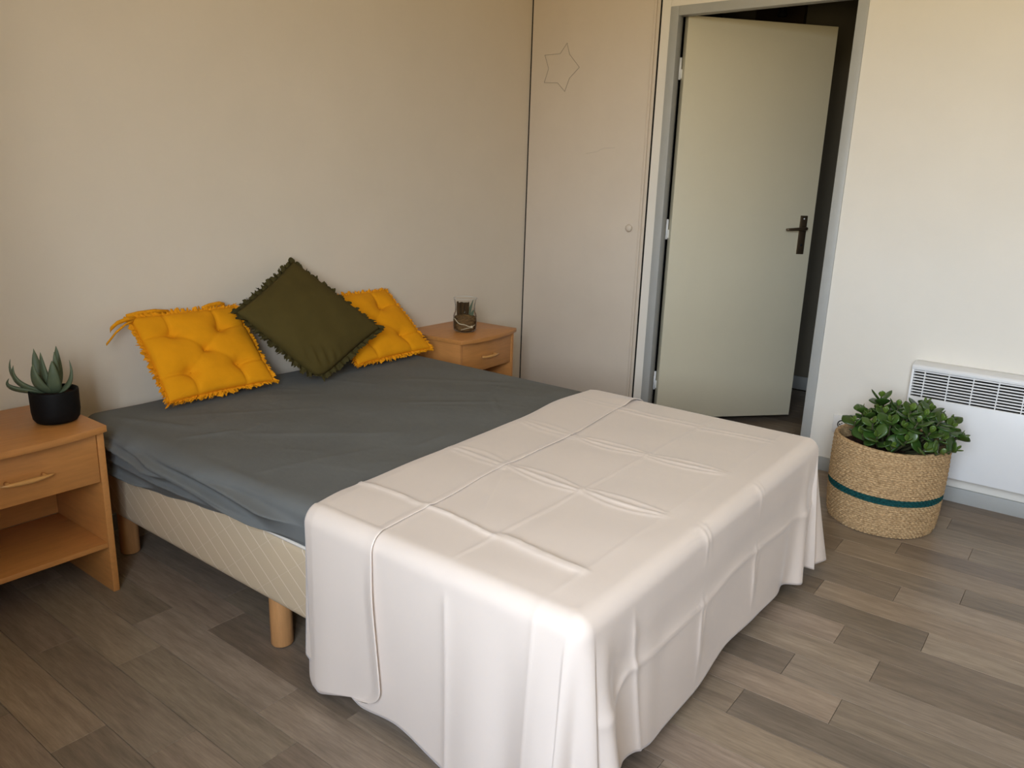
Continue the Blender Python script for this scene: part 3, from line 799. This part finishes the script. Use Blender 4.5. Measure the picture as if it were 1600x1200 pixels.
# ------------------------------------------------------------------ succulent in black pot
def fleshy_leaf(name, pts, wd, th, m, parent, side=None, n=14):
    """thick pointed leaf along a smooth path; wd, th = greatest half width / half thickness"""
    P = [Vector(p) for p in pts]
    def bez(t):
        Q = P[:]
        while len(Q) > 1: Q = [Q[i].lerp(Q[i+1], t) for i in range(len(Q)-1)]
        return Q[0]
    V = []; F = []; K = 8
    for i in range(n):
        t = i/(n-1); p = bez(t); d = (bez(min(1, t+.02))-bez(max(0, t-.02))).normalized()
        a = side.copy() if side else Vector((0, 0, 1)).cross(d)
        a = (a-d*a.dot(d)).normalized(); b = d.cross(a)
        k = (.45+.55*math.sin(PI*min(1, t*1.05)**.8))*(1-t**7)**.5 if t < 1 else 0
        w_, h_ = max(wd*k, .0006), max(th*k, .0005)
        for q in range(K):
            an = 2*PI*q/K; V.append(p+a*w_*math.cos(an)+b*h_*math.sin(an))
    for i in range(n-1):
        for q in range(K): F.append((i*K+q, i*K+(q+1) % K, (i+1)*K+(q+1) % K, (i+1)*K+q))
    F += [tuple(range(K-1, -1, -1)), tuple((n-1)*K+q for q in range(K))]
    me = new_mesh(name, V, F, True); bm = bmesh.new(); bm.from_mesh(me); bmesh.ops.recalc_face_normals(bm, faces=bm.faces); bm.to_mesh(me); bm.free()
    return link(name, me, m, parent)
PX, PY, PZ = -2.697, -.292, .5405
su = empty('potted_succulent', (PX, PY, PZ)); tag(su, 'succulent with long grey-green leaves in a round black pot', 'plant')
PS = .83
pr_ = [(.050, .0), (.066, .004), (.074, .016), (.0775, .04), (.0785, .112), (.0775, .1165), (.0745, .1175), (.0715, .115), (.0700, .10), (.0, .099)]
MB().lathe([(a*PS, b*PS) for a, b in pr_], 48).build('pot', M['pot'], su, True)
MB().lathe([(.0695*PS, .1005*PS), (.05*PS, .104*PS), (0, .106*PS)], 32).build('soil', M['soil'], su, True)
rt = Vector((rr.x, rr.y, 0)).normalized(); fd = Vector((fw.x, fw.y, 0)).normalized()
lr = random.Random(5)
# tip offsets in metres: sideways, up, toward the viewer ; bend ; half width
LV = [(-.125, .135, .02, .9, .010), (-.118, .068, .05, 1.0, .011), (-.083, .160, -.05, .6, .007), (-.100, .118, .045, .8, .013), (-.072, .160, -.035, .5, .014),
      (-.028, .150, .00, .35, .010), (-.022, .130, .055, .6, .017), (-.020, .163, .01, .3, .017), (.004, .175, -.045, .35, .014), (.030, .166, .01, .6, .011), (.034, .138, .035, .8, .016), (.075, .134, .0, 1.0, .010)]
for (sx_, up_, tow, bend, hw_) in LV:
    sx_ = sx_*.80-.004; up_ *= .76; tow *= .85; hw_ *= 1.22
    tip = rt*sx_ + Vector((0, 0, .085+up_)) - fd*tow
    b0 = rt*sx_*.06 + Vector((0, 0, .0865)) - fd*tow*.08
    hor = Vector((tip.x, tip.y, 0))
    m1 = b0 + hor*(.45+.35*bend) + Vector((0, 0, .012+.02*(1-bend)))
    m2 = b0 + hor*(.85+.28*bend) + Vector((0, 0, up_*.45))
    outw = hor.normalized() if hor.length > .01 else -fd
    sd = Vector((0, 0, 1)).cross(outw)
    if sd.dot(rt) < 0: sd = -sd
    pv = fd.cross(tip-b0).normalized()
    if pv.dot(sd) < 0: pv = -pv
    sd = sd*.65+pv*.6
    fleshy_leaf('leaf', [b0, m1, m2, tip], hw_, hw_*.38+.001, M['aloe'], su, sd)

# ------------------------------------------------------------------ glass vase planter on the far nightstand
tv = empty('glass_vase_planter', (-.765, -.222, .5405)); tag(tv, 'clear glass vase with roots, bark and small succulents on far nightstand', 'planter')
gp = [(.030, .001), (.048, .002), (.056, .010), (.058, .03), (.058, .075), (.055, .088), (.050, .098), (.049, .125), (.0535, .152), (.0575, .164)]
v_ = MB().lathe(gp, 48); v_.f.pop()
v_.build('glass', M['glass'], tv, True)
MB().tube([(.0573*math.cos(2*PI*k/40), .0573*math.sin(2*PI*k/40), .164) for k in range(41)], .0011, 6).build('glass_rim', M['rim_glass'], tv, True)
MB().lathe([(.0, .006), (.044, .0065), (.052, .013), (.0545, .03), (.0545, .06), (.050, .074), (.03, .084), (0, .087)], 40).build('root_ball', M['moss'], tv, True)
def loc_(s, d, z): return rt*s-fd*d+Vector((0, 0, z))
bk = MB()
for i in range(9):
    s = -.034+.0058*i; dd = .012*math.sin(i*1.9); tp = .146-.006*abs(math.sin(i*2.3))
    bk.tube([loc_(s, dd, .07), loc_(s-.002, dd, .11), loc_(s-.003, dd, tp)], [.006, .0055, .005], 6)
bk.build('bark_piece', M['bark'], tv, False)
MB().tube([loc_(.018, .0, .07), loc_(.016, 0, .11), loc_(.017, 0, .145)], [.005, .004, .003], 6).build('twig', M['bark'], tv, True)
for (s0_, s1_, d, up_, hw_) in ((.020, .040, .004, .160, .0050), (.014, .030, -.006, .138, .0042), (.026, .041, .014, .110, .0042), (.034, .046, .010, .112, .0040)):
    fleshy_leaf('leaf', [loc_(s0_, d, .070), loc_(s0_+.2*(s1_-s0_), d, lerp(.07, up_, .5)), loc_(s1_, d, up_)], hw_, hw_*.5, M['aloe'], tv, rt.copy())
pts = []
for i in range(15):
    a = lerp(-1.35, 1.2, i/14); pts.append(rt*(.0552*math.sin(a))-fd*(.0552*math.cos(a))+Vector((0, 0, .064-.030*sm(0, .7, i/14)+.004*math.sin(i))))
MB().tube(pts, .0022, 6).build('rope', M['rope'], tv, True)
pts = [rt*(.0552*math.sin(a))-fd*(.0552*math.cos(a))+Vector((0, 0, .020+.006*math.sin(3*a))) for a in [lerp(-.3, .9, i/9) for i in range(10)]]
MB().tube(pts, .0016, 6).build('rope', M['rope'], tv, True)
for (a, z, r_) in ((.72, .030, .011), (.95, .036, .007), (.35, .034, .006)):
    MB().lathe([(0, -r_*.6), (r_*.7, -r_*.45), (r_, 0), (r_*.7, r_*.45), (0, r_*.6)], 14).build('shell', M['stone'], tv, True, loc=rt*(.0475*math.sin(a))-fd*(.0475*math.cos(a))+Vector((0, 0, z)))

# ------------------------------------------------------------------ basket
KX, KY = -.418, -2.137
def basket():
    bk = empty('seagrass_basket', (KX, KY, 0)); tag(bk, 'round woven seagrass basket with a dark teal stripe beside the radiator', 'basket')
    Hh = .340; NR_ = 40; NSt = 76; na = NSt*5; per = 4
    def rad(z): return .193+.012*sm(0, .30, z)-.012*math.exp(-z/.014)+.003*math.sin(z*14)
    def disp(a, row):
        ri = math.floor(row); f = row-ri; st = a/(2*PI)*NSt+(.5 if ri % 2 else 0); g = st-math.floor(st)
        return .0085*(math.sin(PI*g)**.7)*(math.sin(PI*f)**.6)+.0012*math.sin(7*a+3*ri)
    def part(name, r0_, r1_, m):
        rows = [r0_+k/per for k in range((r1_-r0_)*per+1)]
        V = []
        for rw in rows:
            z = Hh*rw/NR_
            for k in range(na):
                a = 2*PI*k/na; q = rad(z)+disp(a, min(rw, NR_-.001)); zz = z+.0025*math.sin(3*a+.5)*z/Hh
                V.append((q*math.cos(a), q*math.sin(a), zz+.0006))
        me = new_mesh(name, V, [q[::-1] for q in grid_faces(len(rows), na, 0, False, True)], True)
        return link(name, me, m, bk)
    part('weave', 0, 16, M['seagrass']); part('teal_stripe', 16, 19, M['teal']); part('weave', 19, NR_, M['seagrass'])
    V = []; F = []
    n = 120; prof = [(.0045, -.004), (.004, .004), (-.003, .007), (-.009, .004), (-.011, -.006), (-.013, -.05), (-.016, -.16)]
    mb = MB()
    for (dr_, dz_) in prof:
        for k in range(n):
            a = 2*PI*k/n; q = rad(Hh)+dr_+.0015*math.sin(a*42); V.append((q*math.cos(a), q*math.sin(a), Hh+dz_+.0025*math.sin(3*a+.5)+.001*math.sin(a*42)))
    mb.add(V, [q[::-1] for q in grid_faces(len(prof), n, 0, False, True)]).build('rim', M['seagrass'], bk, True)
    MB().lathe([(0, .002), (.185, .002), (.188, .006), (0, .008)], 40).build('bottom', M['seagrass'], bk, True)
basket()

# ------------------------------------------------------------------ jade plant
def jade():
    jr = random.Random(21)
    jp = empty('jade_plant', (KX, KY, .20)); tag(jp, 'bushy jade plant with glossy green leaves growing in the seagrass basket', 'plant')
    V = []; F = []; n = 48
    for i, r_ in enumerate((0, .04, .08, .12, .155, .184)):
        for k in range(n):
            a = 2*PI*k/n; V.append((r_*math.cos(a), r_*math.sin(a), .115-.018*(r_/.184)**2+jr.uniform(-.004, .004)))
    MB().add(V, grid_faces(6, n, 0, False, True)).build('soil', M['soil'], jp, True)
    # leaf: obovate, fleshy, base at origin, along +x, face +z
    V = []; F = []; NU = 9; K = 8
    for i in range(NU):
        t = i/(NU-1); w = .5*(math.sin(PI*(t**1.35)*.98))**.8*.76+.03*(1-t); w = max(w*(1-.0*t), .012)
        zc = .16*t*t-.02
        for q in range(K):
            an = 2*PI*q/K; V.append((t, w*math.cos(an), zc+.075*math.sin(an)*(.6+.4*math.sin(PI*t))*(1 if t < .95 else .4)+.05*abs(math.cos(an))**2*math.sin(PI*t)))
    for i in range(NU-1):
        for q in range(K): F.append((i*K+q, (i+1)*K+q, (i+1)*K+(q+1) % K, i*K+(q+1) % K))
    F += [tuple(range(K)), tuple((NU-1)*K+q for q in range(K-1, -1, -1))]
    lm = new_mesh('leaf', V, F, True); bm = bmesh.new(); bm.from_mesh(lm); bmesh.ops.recalc_face_normals(bm, faces=bm.faces); bm.to_mesh(lm); bm.free()
    lm.materials.append(M['jade'])
    tips = []
    lean = Vector((-.01, -.035, 0))
    k = 0
    while len(tips) < 43 and k < 5000:
        k += 1
        u = jr.uniform(.05, 1); az = jr.uniform(0, 2*PI); el_ = math.asin(u)
        rad_ = jr.uniform(.86, 1.04)
        d = Vector((math.cos(az)*math.cos(el_), math.sin(az)*math.cos(el_), math.sin(el_)))
        p = Vector((d.x*.185, d.y*.205, .135+d.z*.165))*1.0*rad_+lean*(.5+.8*math.cos(el_))
        if d.y > .4 and d.z < .30 or d.z < .20: continue
        if all((p-t[0]).length > .054 for t in tips): tips.append((p, d))
    sb = MB(); cnt = 0
    for (p, d) in tips:
        b0 = Vector((d.x*.05+jr.uniform(-.01, .01), d.y*.05+jr.uniform(-.01, .01), .10))
        mid = b0.lerp(p, .5)+Vector((d.x*.03, d.y*.03, -.01))
        Q = [b0, b0.lerp(mid, .6), mid.lerp(p, .5), p]
        sb.tube(Q, [.0075, .006, .0045, .0035], 6)
        ax = (p-mid).normalized()*.7+Vector((0, 0, .45))+d*.25; ax.normalize()
        s1 = ax.cross(Vector((.3, .2, 1))).normalized(); s2 = ax.cross(s1).normalized()
        ro = jr.uniform(0, PI)
        for lvl, (ln, tilt, back) in enumerate(((.064, 14, .030), (.056, 32, .014), (.030, 60, .0))):
            for h in range(2):
                an = ro+lvl*PI/2+h*PI+jr.uniform(-.25, .25)
                o_ = s1*math.cos(an)+s2*math.sin(an)
                tl = R(tilt+jr.uniform(-12, 12)); xd = (o_*math.cos(tl)+ax*math.sin(tl)).normalized()
                zd = (ax*math.cos(tl)-o_*math.sin(tl)).normalized(); yd = zd.cross(xd)
                s = ln*jr.uniform(.82, 1.15); P = p-ax*back; E_ = P+xd*s
                if E_.z < .165 and math.hypot(E_.x, E_.y) > .165: continue
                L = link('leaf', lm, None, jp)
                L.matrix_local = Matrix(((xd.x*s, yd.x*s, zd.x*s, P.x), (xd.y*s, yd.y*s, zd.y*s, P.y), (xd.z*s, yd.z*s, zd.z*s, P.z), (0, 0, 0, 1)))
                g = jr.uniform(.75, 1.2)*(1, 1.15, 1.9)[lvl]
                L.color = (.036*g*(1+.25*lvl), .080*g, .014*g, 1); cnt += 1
    sb.build('stem', M['jade_stem'], jp, True)
jade()
